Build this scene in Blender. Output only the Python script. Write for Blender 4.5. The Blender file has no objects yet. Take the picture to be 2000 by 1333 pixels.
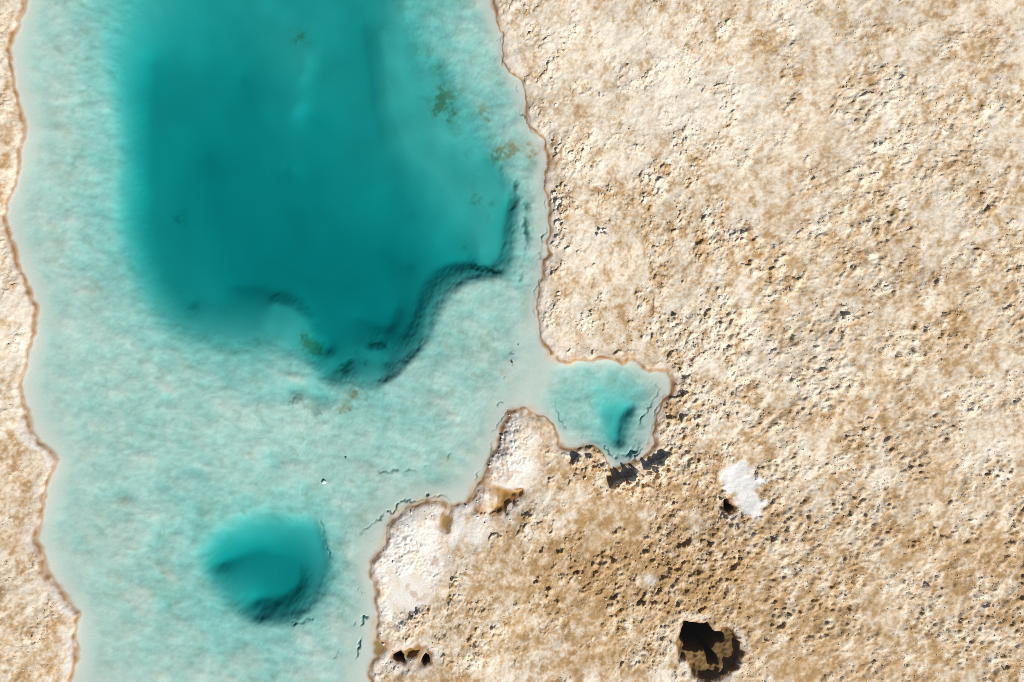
import bpy, math, random
import numpy as np
from mathutils import Vector, Euler

# ------------------------------------------------------------------ camera, sky, sun, exposure
S = 0.04                      # metres per photograph pixel at water level
LENS = 20.0
CAM_H = 80.0 * LENS / 36.0    # 2000 px = 80 m wide
sc = bpy.context.scene
C = sc.collection
cd = bpy.data.cameras.new('camera'); cam = bpy.data.objects.new('camera', cd); C.objects.link(cam)
cd.lens = LENS; cd.sensor_width = 36; cd.clip_start = 0.5; cd.clip_end = 5000
cam.location = (0, 0, CAM_H); cam.rotation_euler = (0, 0, 0)
sc.camera = cam
SUN_EL, SUN_AZ = 40.0, 142.0
w = bpy.data.worlds.new('World'); sc.world = w; w.use_nodes = True
nt = w.node_tree; bg = nt.nodes['Background']
sky = nt.nodes.new('ShaderNodeTexSky'); sky.sky_type = 'NISHITA'; sky.sun_disc = False
sky.sun_elevation = math.radians(SUN_EL); sky.sun_rotation = math.radians(SUN_AZ)
sky.air_density = 0.8; sky.dust_density = 1.6; sky.ozone_density = 0.6
nt.links.new(sky.outputs[0], bg.inputs[0]); bg.inputs[1].default_value = 0.05
sd = bpy.data.lights.new('sun', 'SUN'); so = bpy.data.objects.new('sun', sd); C.objects.link(so)
sd.energy = 5.0; sd.angle = math.radians(0.5); sd.color = (1.0, 0.955, 0.88)
so.rotation_euler = (math.radians(90 - SUN_EL), 0, math.radians(180 - SUN_AZ))
so.location = (20, -25, 40)
vs = sc.view_settings
vs.view_transform = 'Standard'; vs.look = 'None'; vs.gamma = 1; vs.use_curve_mapping = False
vs.exposure = -0.08
sc.cycles.use_denoising = False; sc.cycles.filter_width = 0.9; sc.render.dither_intensity = 0.3
sc.cycles.max_bounces = 8; sc.cycles.transparent_max_bounces = 16

rng = np.random.default_rng(7)
random.seed(7)

def at(px, py, z=0.0):
    """photograph pixel -> point of the place lying at height z"""
    k = S * (CAM_H - z) / CAM_H
    return ((px - 1000) * k, (666.5 - py) * k)
def P(pts, z=0.0): return np.array([at(a, b, z) for a, b in pts])

# ------------------------------------------------------------------ uniform field grid
D = 0.05
X0, X1, Y0, Y1 = -42.0, 42.0, -29.0, 29.0
NX, NY = int(round((X1-X0)/D))+1, int(round((Y1-Y0)/D))+1
xs = X0 + np.arange(NX)*D; ys = Y0 + np.arange(NY)*D
fx = np.fft.rfftfreq(NX, D)[None, :]; fy = np.fft.fftfreq(NY, D)[:, None]
def gn(sig, seed, aniso=1.0, ang=0.0):
    """gaussian-smoothed white noise, unit variance; aniso > 1 stretches it along angle ang (degrees)"""
    r = np.random.default_rng(seed).standard_normal((NY, NX)).astype(np.float32)
    a = math.radians(ang)
    u = fx*math.cos(a) + fy*math.sin(a); v = -fx*math.sin(a) + fy*math.cos(a)
    f = np.exp(-2*(math.pi*sig)**2 * ((u*aniso)**2 + v**2))
    o = np.fft.irfft2(np.fft.rfft2(r)*f, s=(NY, NX))
    return (o/o.std()).astype(np.float32)
def sm(a, b, x):
    t = np.clip((x-a)/(b-a), 0, 1); return t*t*(3-2*t)
def resample(F, gx0, gy0, d, X, Y):
    """bilinear read of grid F at X (1-D) by Y (1-D)"""
    h, wd = F.shape
    ix = np.clip((X-gx0)/d, 0, wd-1.001); iy = np.clip((Y-gy0)/d, 0, h-1.001)
    i0 = ix.astype(int); j0 = iy.astype(int); tx = (ix-i0)[None, :]; ty = (iy-j0)[:, None]
    A = F[np.ix_(j0, i0)]; B = F[np.ix_(j0, i0+1)]; Cc = F[np.ix_(j0+1, i0)]; E = F[np.ix_(j0+1, i0+1)]
    return (A*(1-tx)+B*tx)*(1-ty) + (Cc*(1-tx)+E*tx)*ty
def read(F, X, Y):
    ix = np.clip((X-X0)/D, 0, NX-1.001); iy = np.clip((Y-Y0)/D, 0, NY-1.001)
    i = np.asarray(ix).astype(int); j = np.asarray(iy).astype(int); tx = ix-i; ty = iy-j
    return (F[j, i]*(1-tx)+F[j, i+1]*tx)*(1-ty) + (F[j+1, i]*(1-tx)+F[j+1, i+1]*tx)*ty

def sdf(poly, X, Y):
    """negative inside the closed polygon"""
    GX, GY = np.meshgrid(X, Y)
    best = np.full(GX.shape, 1e9, np.float32); inside = np.zeros(GX.shape, bool)
    n = len(poly)
    for k in range(n):
        ax, ay = poly[k]; bx, by = poly[(k+1) % n]
        dx, dy = bx-ax, by-ay; L = dx*dx+dy*dy+1e-12
        t = np.clip(((GX-ax)*dx+(GY-ay)*dy)/L, 0, 1)
        best = np.minimum(best, (GX-ax-t*dx)**2+(GY-ay-t*dy)**2)
        if ay != by:
            rows = (Y > min(ay, by)) & (Y <= max(ay, by))
            xc = ax + (Y[rows]-ay)*dx/dy
            inside[rows] ^= GX[rows] < xc[:, None]
    d = np.sqrt(best); d[inside] *= -1
    return d

# ------------------------------------------------------------------ traced outlines (photograph pixels)
east = [(945,-160),(955,-60),(962,0),(970,30),(974,50),(980,69),(981,84),(980,99),(983,121),(989,132),(997,140),(1006,147),(1014,153),(1018,165),(1022,177),(1024,192),(1025,206),(1029,228),(1037,251),(1045,260),(1054,267),(1060,273),(1063,281),(1065,300),(1068,315),(1067,350),(1065,362),(1066,380),(1073,406),(1074,432),(1073,458),(1067,478),(1069,488),(1072,496),(1070,502),(1061,507),(1060,518),(1058,533),(1060,546),(1055,561),(1051,572),(1048,586),(1047,603),(1048,622),(1054,640),(1055,659),(1058,668),(1065,677),(1073,686),(1083,697),(1088,703),(1092,705),(1104,708),(1115,709),(1121,706),(1126,704),(1133,702),(1140,701),(1148,704),(1157,704),(1165,702),(1173,701),(1184,703),(1196,704),(1205,703),(1210,707),(1216,711),(1222,707),(1227,703),(1236,703),(1245,705),(1250,712),(1256,720),(1262,723),(1270,724),(1281,724),(1292,725),(1300,726),(1304,728),(1308,735),(1310,742),(1311,752),(1312,760),(1309,766),(1301,774),(1294,780),(1290,787),(1288,795),(1286,803),(1283,815),(1282,825),(1281,837),(1279,848),(1279,860),(1277,870),(1271,879),(1265,884),(1256,894),(1247,902),(1240,907),(1232,910),(1224,911),(1216,912),(1207,916),(1198,919),(1193,918),(1190,914),(1188,907),(1184,900),(1180,892),(1175,884),(1169,877),(1162,872),(1155,869),(1148,868),(1139,870),(1130,875),(1122,877),(1112,878),(1105,877),(1099,874),(1094,866),(1090,857),(1087,849),(1083,841),(1077,831),(1070,823),(1063,818),(1054,813),(1047,811),(1040,807),(1033,801),(1025,797),(1019,798),(1013,801),(1003,801),(995,809),(990,816),(986,823),(982,830),(979,839),(975,847),(971,856),(970,866),(969,877),(965,885),(960,892),(957,901),(955,911),(953,922),(947,932),(941,940),(934,947),(930,956),(926,966),(923,973),(914,981),(905,984),(893,988),(884,991),(881,1004),(878,1015),(874,1028),(872,1037),(866,1028),(864,1016),(866,1006),(871,996),(870,987),(862,982),(853,978),(844,976),(835,978),(826,980),(816,984),(806,988),(796,993),(786,1000),(778,1006),(771,1013),(766,1020),(761,1028),(759,1039),(757,1050),(755,1059),(751,1068),(744,1077),(736,1086),(729,1091),(723,1098),(720,1105),(719,1113),(720,1122),(722,1131),(731,1136),(734,1147),(735,1159),(734,1170),(735,1181),(738,1192),(743,1201),(741,1207),(738,1214),(735,1221),(733,1232),(735,1247),(746,1256),(750,1264),(744,1276),(736,1290),(722,1315),(728,1345),(712,1400),(730,1500)]
west = [(150,1500),(110,1400),(150,1290),(150,1200),(95,1120),(70,1050),(85,980),(110,900),(60,840),(40,750),(62,680),(70,600),(30,500),(10,420),(38,330),(50,250),(30,180),(20,100),(50,0),(60,-160)]
lake_poly = P(east + west)
pondA = P([(969,951),(983,955),(1000,957),(1021,955),(1022,963),(1016,970),(1009,969),(1006,976),(1004,984),(998,983),(990,990),(987,1000),(980,997),(971,999),(962,999),(966,990),(973,985),(976,972),(975,962)])
pondD = P([(1330,1216),(1333,1211),(1340,1212),(1346,1214),(1352,1213),(1359,1215),(1366,1218),(1374,1218),(1380,1215),(1384,1219),(1387,1225),(1389,1231),(1394,1235),(1402,1236),(1408,1237),(1412,1231),(1413,1226),(1421,1227),(1427,1231),(1436,1240),(1443,1255),(1446,1275),(1438,1300),(1415,1318),(1385,1326),(1356,1318),(1346,1300),(1344,1284),(1341,1270),(1336,1267),(1335,1284),(1327,1283),(1326,1262),(1323,1252),(1327,1235),(1330,1226)])
pondD_in = P([(1333,1219),(1342,1215),(1362,1221),(1380,1218),(1386,1229),(1396,1236),(1408,1240),(1408,1248),(1400,1262),(1392,1272),(1400,1283),(1405,1300),(1385,1300),(1372,1270),(1345,1262),(1338,1250),(1332,1235)])
pondE = P([(790,1271),(801,1269),(814,1272),(813,1279),(804,1284),(795,1282)])
pondF = P([(769,1283),(775,1274),(783,1271),(789,1278),(787,1290),(774,1292)])
pondG = P([(821,1283),(825,1276),(832,1274),(838,1280),(840,1292),(830,1297),(822,1292)])
pondH = P([(1416,975),(1421,974),(1425,984),(1433,990),(1434,1000),(1424,999),(1418,992)])

sx = X0 + np.arange(int((X1-X0)/0.1)+1)*0.1; sy = Y0 + np.arange(int((Y1-Y0)/0.1)+1)*0.1
lake_c = sdf(lake_poly, sx, sy)
lake_d = resample(lake_c, X0, Y0, 0.1, xs, ys).astype(np.float32)
shore_n = gn(0.16, 11)*0.045 + gn(0.45, 12)*0.06
lake_d = lake_d + shore_n
ponds = {}
for nm, pl in (('A', pondA), ('D', pondD), ('E', pondE), ('F', pondF), ('G', pondG), ('H', pondH)):
    lo = pl.min(0)-3; hi = pl.max(0)+3
    i0, i1 = np.searchsorted(xs, [lo[0], hi[0]]); j0, j1 = np.searchsorted(ys, [lo[1], hi[1]])
    f = np.full((NY, NX), 3.0, np.float32)
    f[j0:j1, i0:i1] = np.minimum(sdf(pl, xs[i0:i1], ys[j0:j1]), 3.0)
    ponds[nm] = f + shore_n*(0.7 if nm in 'AD' else 1.5)
dall = lake_d.copy()
for f in ponds.values(): dall = np.minimum(dall, f)

# ------------------------------------------------------------------ lake bed from isobaths
ZS = 0.44     # the isobaths below are in units of ZS metres
iso = [
 (-.75, [(940,60),(975,150),(1002,230),(1030,330),(1037,430),(1030,540),(1000,620),(965,700),(900,780),(830,850),(740,900),(650,930),(500,950),(300,900),(180,800)]),
 (-.28, [(1050,650),(1055,700),(1062,760),(1035,778),(1010,745)]),
 (-.45, [(1005,640),(1015,690),(990,760)]),
 (-.55, [(930,760),(940,850),(880,930),(780,960),(720,1000),(690,1060),(680,1120)]),
 (-.6, [(650,1210),(660,1260),(640,1330),(600,1400)]),
 (-.7, [(571,1245),(610,1235)]),
 # small pool
 (-.85, [(1085,770),(1105,730),(1150,722),(1205,722),(1245,745),(1262,770),(1250,800),(1238,840),(1230,868),(1205,882),(1180,868),(1150,838),(1110,832),(1090,800)]),
 (-1.05, [(1155,755),(1200,748),(1235,762)]),
 (-1.08, [(1244,779),(1243,791),(1232,824),(1222,850),(1218,868),(1207,876),(1193,873),(1181,846),(1171,818),(1159,792),(1161,783)]),
 (-1.3, [(1172,784),(1200,776),(1226,779)]),
 (-1.75, [(1175,800),(1184,822),(1190,842),(1196,860)]),
 (-1.6, [(1190,797),(1214,794)]), (-1.65, [(1196,815),(1197,835)]),
 (-2.1, [(1227,795),(1213,810),(1206,824),(1202,842),(1203,857),(1206,864)]),
 # main pool, eastern and southern cliff
 (-1.0, [(1006,368),(1012,385),(1013,420),(1007,470),(1001,510),(996,532)]),
 (-2.3, [(994,388),(990,412),(983,447),(979,480),(974,508)]),
 (-.85, [(995,545),(960,544),(925,550),(895,566),(874,590),(858,622),(848,652),(832,680),(808,703),(788,724),(770,742),(745,752)]),
 (-1.7, [(932,533),(902,536),(874,550),(851,577),(834,606),(825,640),(814,668),(800,688)]),
 (-2.5, [(960,522),(940,516)]),
 (-3.5, [(915,512),(895,511),(868,518),(840,534),(822,560),(808,598),(799,632),(786,655)]),
 (-2.5, [(668,723),(690,711),(712,704),(735,703),(757,711)]),
 (-1.5, [(680,738),(712,741),(745,742),(764,730)]),
 (-3.0, [(700,676),(735,672),(755,676)]),
 (-1.7, [(772,712),(790,698)]),
 (-1.1, [(430,700),(520,695),(571,703),(600,718),(628,748),(660,759),(700,757),(735,758)]),
 (-2.6, [(645,700),(655,722)]),
 (-2.0, [(632,722),(648,738)]),
 # pool floor
 (-4.0, [(640,430),(600,390),(560,330)]), (-4.5, [(690,560),(600,540),(520,500)]), (-4.7, [(700,620),(760,640),(775,600)]),
 (-4.3, [(800,520),(740,480)]), (-3.4, [(680,330),(640,260),(600,220)]), (-2.9, [(690,190),(680,110)]), (-3.5,[(800,420),(760,370)]),
 (-2.95, [(706,50),(716,120),(724,210),(746,295),(790,362),(838,425),(850,470)]), (-2.0, [(742,60),(750,110),(760,200),(790,280),(845,335),(892,392),(928,450),(938,490)]),
 (-1.85, [(790,90),(800,170),(840,250),(880,310),(920,350),(960,420)]), (-1.9,[(940,310),(975,350),(985,390)]),
 (-1.5, [(850,120),(870,190),(890,240),(930,270)]), (-1.1, [(840,70),(890,140),(925,200),(955,250),(975,300),(995,345)]),
 (-2.2, [(571,60),(600,110),(590,150)]), (-2.7, [(640,60),(620,150),(571,220)]), (-2.6,[(690,20),(680,-60)]), (-1.3,[(790,20),(800,-60)]), (-2.2,[(745,40),(740,-60)]),
 # rib on the left
 (-2.4, [(530,592),(571,602),(590,618),(603,642),(612,672)]),
 (-4.1, [(530,566),(571,572),(596,588),(616,615),(632,650),(643,682)]),
 (-1.9, [(571,655),(590,672)]), (-2.3,[(608,690),(625,708)]),
 (-.75, [(540,735),(575,735),(590,745)]), (-1.25, [(571,760),(592,759),(615,770),(636,788)]), (-.65, [(571,780),(592,783),(612,798),(640,812)]),
 (-.95, [(655,790),(700,785),(750,790)]),
 # lower-left pool
 (-1.0, [(380,1060),(440,1010),(510,990),(571,1005),(600,1000),(626,1010),(638,1035),(642,1060),(655,1085),(662,1110),(650,1150),(618,1190),(571,1222),(500,1225),(420,1180),(380,1100),(380,1060)]),
 (-1.9, [(440,1050),(520,1025),(571,1028),(615,1034),(626,1060),(632,1100),(618,1135),(598,1165),(571,1195),(500,1200)]), (-3.5, [(430,1100),(500,1075),(560,1085),(588,1110),(584,1140),(555,1165),(500,1170)]),
 # out of the photograph, to the left
 (-.5, [(92,-40),(62,100),(92,250),(50,420),(112,600),(84,750),(152,900),(112,1050),(195,1200),(190,1300)]),
 (-4.1, [(400,300),(420,420),(460,560),(530,558)]), (-3.2, [(300,120),(290,250),(290,420),(325,530),(380,595)]), (-2.6,[(430,20),(520,60)]), (-3.6, [(571,330),(500,250),(470,150)]),
 (-1.0, [(200,-60),(190,60),(200,160),(225,300),(215,430),(235,540),(300,640),(380,690),(430,696)]),
 (-.65, [(130,0),(140,200),(120,400),(160,600),(260,720),(420,790),(540,815)]), (-.6, [(200,1000),(250,1150),(300,1300),(450,1340)]),
]
def solve_bed():
    prev = None
    for d, its in ((1.2, 400), (0.6, 200), (0.3, 120), (0.15, 60)):
        gx = X0 + np.arange(int(round((X1-X0)/d))+1)*d; gy = Y0 + np.arange(int(round((Y1-Y0)/d))+1)*d
        h, wd = len(gy), len(gx)
        fixed = np.zeros((h, wd), bool); val = np.zeros((h, wd), np.float32)
        L = resample(lake_c, X0, Y0, 0.1, gx, gy)
        fixed |= L > -0.05
        for z, pts in iso:
            z = z*ZS*(.52+.48*float(sm(.6, 1.7, -z))); q = P(pts, z)
            for a, b in zip(q[:-1], q[1:]):
                n = int(np.hypot(*(b-a))/(d*0.5))+2
                t = np.linspace(0, 1, n)
                ii = np.round((a[0]+(b[0]-a[0])*t-X0)/d).astype(int); jj = np.round((a[1]+(b[1]-a[1])*t-Y0)/d).astype(int)
                ok = (ii >= 0) & (ii < wd) & (jj >= 0) & (jj < h)
                fixed[jj[ok], ii[ok]] = True; val[jj[ok], ii[ok]] = z
        F = np.where(fixed, val, -1.5*ZS).astype(np.float32) if prev is None else np.where(fixed, val, resample(*prev, gx, gy)).astype(np.float32)
        for _ in range(its):
            G = np.pad(F, 1, mode='edge')
            A = (G[:-2, 1:-1]+G[2:, 1:-1]+G[1:-1, :-2]+G[1:-1, 2:])*0.25
            F = np.where(fixed, val, A)
        prev = (F, X0, Y0, d)
    F = prev[0]
    for _ in range(5):
        G = np.pad(F, 1, mode='edge'); F = (G[:-2, 1:-1]+G[2:, 1:-1]+G[1:-1, :-2]+G[1:-1, 2:]+2*F)/6
    return resample(F, X0, Y0, 0.15, xs, ys).astype(np.float32)
bed = solve_bed()
dep = -bed/ZS
shal = 1-sm(1.0, 2.0, dep)
bed -= 0.03*sm(0, 0.4, -lake_d)
bed += shal*sm(0.08, 0.4, dep)*(gn(0.30, 21, 1.7, -32)*0.024 + gn(0.14, 22, 1.5, -25)*0.011 + gn(0.075, 26)*.004)
steep = np.hypot(*np.gradient(bed, D))
sw = sm(0.25, 0.6, steep)*sm(.8, 1.2, dep)
bed += sw*(gn(0.09, 23, 1.5, 60)*0.007 + gn(0.25, 24, 1.4, 50)*0.008)
bed += sm(.9, 1.6, dep)*sm(4, 2, dep)*gn(.5, 25, 1.4, 120)*.02

def grad_w(px, py, r):
    cx, cy = at(px, py); r *= S
    return np.exp(-((xs[None, :]-cx)**2+(ys[:, None]-cy)**2)/(2*(r*0.6)**2)).astype(np.float32)
def segdist(pts, z=0.0, pad=1.5, jit=0.0, seed=0):
    """window + distance to an open line + signed side (+ on the south-east side) + place along it (0..1)"""
    q = P(pts, z)
    lo = q.min(0)-pad; hi = q.max(0)+pad
    i0, i1 = np.clip(np.searchsorted(xs, [lo[0], hi[0]]), 0, NX); j0, j1 = np.clip(np.searchsorted(ys, [lo[1], hi[1]]), 0, NY)
    GX, GY = np.meshgrid(xs[i0:i1], ys[j0:j1])
    if jit:
        GX = GX + JX[j0:j1, i0:i1]*jit; GY = GY + JY[j0:j1, i0:i1]*jit
    best = np.full(GX.shape, 1e9); sgn = np.zeros(GX.shape); al = np.zeros(GX.shape)
    n = len(q)-1
    for k in range(n):
        a, b = q[k], q[k+1]; d = b-a; L = d@d+1e-12
        t = np.clip(((GX-a[0])*d[0]+(GY-a[1])*d[1])/L, 0, 1)
        ex, ey = GX-a[0]-t*d[0], GY-a[1]-t*d[1]
        r2 = ex*ex+ey*ey; m = r2 < best
        nrm = np.array([d[1], -d[0]]);
        if nrm@np.array([0.62, -0.78]) < 0: nrm = -nrm
        best = np.where(m, r2, best); sgn = np.where(m, np.sign(ex*nrm[0]+ey*nrm[1]), sgn); al = np.where(m, (k+t)/n, al)
    return (slice(j0, j1), slice(i0, i1)), np.sqrt(best), sgn, al
JX, JY = gn(0.10, 31), gn(0.10, 32)

# cracks and small ledges in the shallow bed: line, depth of water there, width (m), drop (m)
ledges = [
 ([(1276,747),(1280,752),(1283,757),(1281,765),(1275,772),(1270,780),(1268,790),(1262,800),(1256,808),(1252,815),(1250,822),(1248,830),(1244,840),(1241,850),(1240,862)], -.6, .05, .14),
 ([(1240,845),(1240,862),(1241,872),(1235,878),(1229,884),(1224,889),(1214,892),(1205,893),(1196,892)], -.6, .14, .42),
 ([(1196,892),(1190,886),(1184,878),(1178,870),(1172,862),(1163,856),(1155,852),(1146,850),(1138,850),(1130,853)], -.6, .05, .18),
 ([(1130,853),(1120,845),(1108,842),(1098,826),(1090,812),(1084,796),(1078,778)], -.5, .05, .06),
 ([(1296,762),(1300,770),(1292,780),(1282,796),(1276,815),(1272,836),(1268,856),(1258,872)], -.3, .04, .07),
 ([(1258,872),(1250,882),(1240,888),(1238,896),(1226,901),(1214,902),(1206,906),(1198,912)], -.3, .05, .12),
 ([(1110,868),(1125,870),(1135,866),(1150,862),(1158,864)], -.3, .04, .10),
 ([(1014,157),(1009,166),(1010,174),(1013,183),(1011,195),(1012,206),(1014,217),(1020,226),(1024,234),(1030,243),(1036,257),(1044,267),(1052,275)], -.3, .04, .12),
 ([(976,60),(977,99),(976,112),(979,122),(981,133)], -.3, .035, .09),
 ([(1062,345),(1061,372),(1064,392),(1066,415)], -.3, .035, .08),
 ([(1067,440),(1066,455),(1059,462),(1058,478),(1056,490),(1054,507),(1049,512),(1044,522)], -.35, .05, .12),
 ([(1052,545),(1049,560),(1043,571),(1042,582),(1039,592)], -.3, .05, .10),
 ([(1041,600),(1043,612),(1043,624)], -.3, .04, .07),
 ([(1030,385),(1030,402),(1026,420),(1025,440),(1028,458),(1028,476),(1024,500),(1022,519),(1019,535),(1018,550),(1013,563)], -.8, .16, .16),
 ([(1005,795),(996,800),(988,808),(978,822),(968,835),(961,841),(959,852),(960,864),(958,880),(955,893),(952,906),(943,911),(937,917),(934,928),(926,940),(919,950)], -.4, .045, .13),
 ([(882,880),(876,890),(872,902),(862,904),(851,909),(846,914),(840,910),(834,910),(828,915),(820,919),(800,916),(784,921)], -.5, .07, .11),
 ([(780,918),(765,920),(752,918),(735,920)], -.6, .09, .08),
 ([(884,985),(880,974),(872,969),(858,966),(846,966),(838,970),(830,974),(818,977),(800,976),(786,978),(778,986),(770,998),(760,998),(750,993)], -.4, .06, .17),
 ([(752,996),(745,1010),(736,1014),(726,1026),(716,1032),(708,1038),(700,1046)], -.4, .05, .08),
 ([(712,1034),(714,1048),(720,1054),(732,1056)], -.35, .045, .05),
 ([(670,970),(672,980),(668,990),(664,997)], -.6, .05, .07),
 ([(626,1008),(632,1020),(636,1035),(638,1058),(643,1070),(649,1083),(656,1095)], -.8, .05, .14),
 ([(729,1202),(720,1199),(714,1202),(711,1212),(709,1222),(708,1238),(707,1252),(702,1264),(699,1276),(690,1284),(684,1292)], -.5, .06, .18),
 ([(668,1258),(660,1270),(655,1282)], -.6, .06, .10),
 ([(571,1215),(590,1206),(606,1202),(620,1203)], -1.0, .08, .18),
 ([(700,1205),(686,1222),(672,1232),(660,1240)], -.6, .08, .10),
 ([(571,790),(580,778),(592,776),(603,783),(612,794),(624,802),(640,808)], -.9, .20, .05),
 ([(990,690),(1002,690)], -.4, .05, .09), ([(998,700),(1001,712),(1000,716)], -.3, .05, .16), ([(985,740),(990,733)], -.4, .05, .10),
 ([(968,793),(976,788),(981,782)], -.45, .06, .10), ([(972,700),(966,690),(958,688)], -.5, .06, .05),
 ([(706,1140),(710,1152),(712,1158)], -.4, .05, .09), ([(700,1150),(708,1140)], -.4, .04, .05),
 ([(620,945),(626,941),(633,944),(630,950)], -.6, .04, .07),
 ([(748,724),(760,742)], -1.4, .1, .07), ([(668,722),(690,710),(712,703),(735,703),(752,710),(765,716)], -2.3, .3, .07),
 ([(700,688),(722,676),(745,673),(770,674)], -3.2, .35, .08),
 ([(993,541),(975,535),(955,529),(930,522),(905,520)], -1.6, .2, .09),
 ([(1012,385),(1008,400),(1000,410),(1004,395),(1006,372),(1003,355)], -1.4, .15, .08),
]
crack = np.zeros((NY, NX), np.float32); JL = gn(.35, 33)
for pts, z, wd, h in ledges:
    wd *= 1.3; h *= 1.25
    sl, dist, sg, al = segdist(pts, z, 1.6, jit=0.07)
    tap = sm(0, .12, al)*sm(0, .12, 1-al)
    var = 0.55+0.45*np.clip(JX[sl]*0.6+0.5, 0, 1.4)
    groove = np.exp(-(dist/wd)**2)
    rise = np.where(sg > 0, np.exp(-dist/(wd*7)), 0)*sm(0, wd*0.8, dist*(sg > 0))
    brk = np.clip(.75+.55*JL[sl], .05, 1.3)
    bed[sl] += tap*var*brk*h*(-0.55*groove + 0.07*rise)*sm(0.02, 0.2, dep[sl]+0.05)
    crack[sl] = np.maximum(crack[sl], tap*brk*np.exp(-(dist/(wd*.95))**2)*min(1, h*8))  # mask for the shadow painted along the groove
bed = np.minimum(bed, -0.010-0.03*sm(0, .3, -lake_d))

# ------------------------------------------------------------------ dry crust
und = gn(2.6, 41)*0.10 + gn(1.1, 42)*0.05 + gn(0.45, 43)*0.018
h_land = 0.010 + 0.05*sm(0, .40, dall) + 0.30*(1-np.exp(-np.maximum(dall, 0)/1.6)) + und*sm(0.1, 1.5, dall)
h_land += 0.07*np.exp(-(np.maximum(ponds['D'], 0)/2.0)**2)*sm(0.02, 0.25, ponds['D'])
# how broken the crust is
rough = 0.38 + 0.16*gn(1.6, 51) + 0.30*gn(0.55, 52, 1.5, 50)
GX, GY = np.meshgrid(xs, ys)
PXg = GX/S+1000; PYg = 666.5-GY/S
rough += 0.30*sm(1200, 1400, PXg)*sm(60, 250, PYg) + 0.20*sm(1300, 1420, PXg)*sm(500, 1100, PYg)
for px, py, r, a in ((1100,400,40,.7),(1095,480,40,.4),(1085,290,30,.4),(1060,150,35,.45),(1060,80,30,.3),(1110,560,40,.3),(1230,660,70,.7),(1320,690,60,.5),
                     (1340,800,60,1.1),(1315,850,50,.8),(1330,760,35,.8),(1250,935,70,.9),(1300,900,45,.8),(1130,900,35,.3),(1180,1100,70,.55),(1280,1170,90,.7),(1370,1090,80,.8),
                     (1390,980,60,.6),(1100,1130,50,.35),(1050,1200,70,.4),(840,1200,45,.8),(895,1150,35,.7),(1050,1015,45,.5),(980,1045,35,.6),(1180,1240,60,.5),(1350,1170,70,.6),
                     (1500,700,160,.3),(1560,1050,120,.4),(1720,400,150,.3),(1750,1200,140,.4),
                     (1150,350,60,-.35),(1140,390,35,-.6),(1220,510,60,-.3),(1090,640,35,-.7),(1100,680,35,-.8),(1230,330,60,-.35),(1120,110,45,-.45),(1160,240,50,-.3),(1360,870,30,-.6),(1370,720,40,-.4),
                     (830,1060,60,-1.1),(800,1140,60,-1.0),(930,1080,60,-.7),(1030,880,60,-1.0),(1050,950,50,-.5),(1120,980,60,-.4),(1180,1000,60,-.4),(980,1120,60,-.5),(960,1010,50,-.4),
                     (1270,1130,22,-1.0),(1090,1250,50,-.3),(1000,1160,45,-.5),(1620,300,120,-.3),(1600,860,90,-.4)):
    rough += a*grad_w(px, py, r)
# the salt flat at the right edge
saltpoly = P([(1408,912),(1416,905),(1428,903),(1444,897),(1462,906),(1470,925),(1485,940),(1480,962),(1492,985),(1484,1010),(1466,1018),(1450,1006),(1436,992),(1426,972),(1420,958),(1414,945),(1406,938),(1402,930)])
lo = saltpoly.min(0)-2; hi = saltpoly.max(0)+2
i0, i1 = np.searchsorted(xs, [lo[0], hi[0]]); j0, j1 = np.searchsorted(ys, [lo[1], hi[1]])
sal = np.full((NY, NX), 2.0, np.float32); sal[j0:j1, i0:i1] = sdf(saltpoly, xs[i0:i1], ys[j0:j1]); sal += shore_n*1.6+gn(.9, 95)*.06
rough = np.clip(.55+(rough-.55)*1.35+.22*gn(.28, 53, 1.8, 45)*(rough > .2), 0.0, 1.5)*sm(0.15, 0.75, lake_d)*sm(-.05, .15, sal)*sm(.02, .2, dall)
whz = sum(grad_w(*q) for q in ((990,830,34),(1000,890,45),(945,970,22),(795,1070,60),(780,1150,50),(790,1220,45)))
chip = np.zeros((NY, NX), np.float32); stain = np.zeros((NY, NX), np.float32)
pit = np.zeros((NY, NX), np.float32)
def stamp(cx, cy, r, face, h, wr):
    """one tilted flake: rises gently, ends in a sharp edge on the side it faces"""
    R = 2.2*r
    i0 = int((cx-R-X0)/D); i1 = int((cx+R-X0)/D)+2; j0 = int((cy-R-Y0)/D); j1 = int((cy+R-Y0)/D)+2
    if i0 < 0 or j0 < 0 or i1 > NX or j1 > NY: return
    gx = xs[i0:i1][None, :]-cx; gy = ys[j0:j1][:, None]-cy
    ca, sa = math.cos(face), math.sin(face)
    a = gx*ca+gy*sa; b = -gx*sa+gy*ca
    wv = 1.0+0.35*np.sin(b*wr/r+cx*9)
    front = r*np.sqrt(np.clip(1-(b/(r*1.7))**2, 0, 1))*wv*0.7
    t = np.clip((a+1.9*r)/(front+1.9*r+1e-6), 0, 1)
    hh = np.where((a < front) & (np.abs(b) < r*1.7), t**1.6, 0)*np.clip(1.4-np.abs(b)/(r*1.25), 0, 1)
    v = chip[j0:j1, i0:i1]
    chip[j0:j1, i0:i1] = np.maximum(v, 0.5*v+h*hh)
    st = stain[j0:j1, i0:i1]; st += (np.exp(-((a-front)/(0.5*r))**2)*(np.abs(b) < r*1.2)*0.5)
NCH = 85000
cx = rng.uniform(X0+1, X1-1, NCH); cy = rng.uniform(Y0+1, Y1-1, NCH)
rv = read(rough, cx, cy)
inpic = (np.abs(cx) < 18.5)
keep = (rng.uniform(0, 1, NCH) < rv*0.95) & (inpic | (rng.uniform(0, 1, NCH) < .75))
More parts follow.
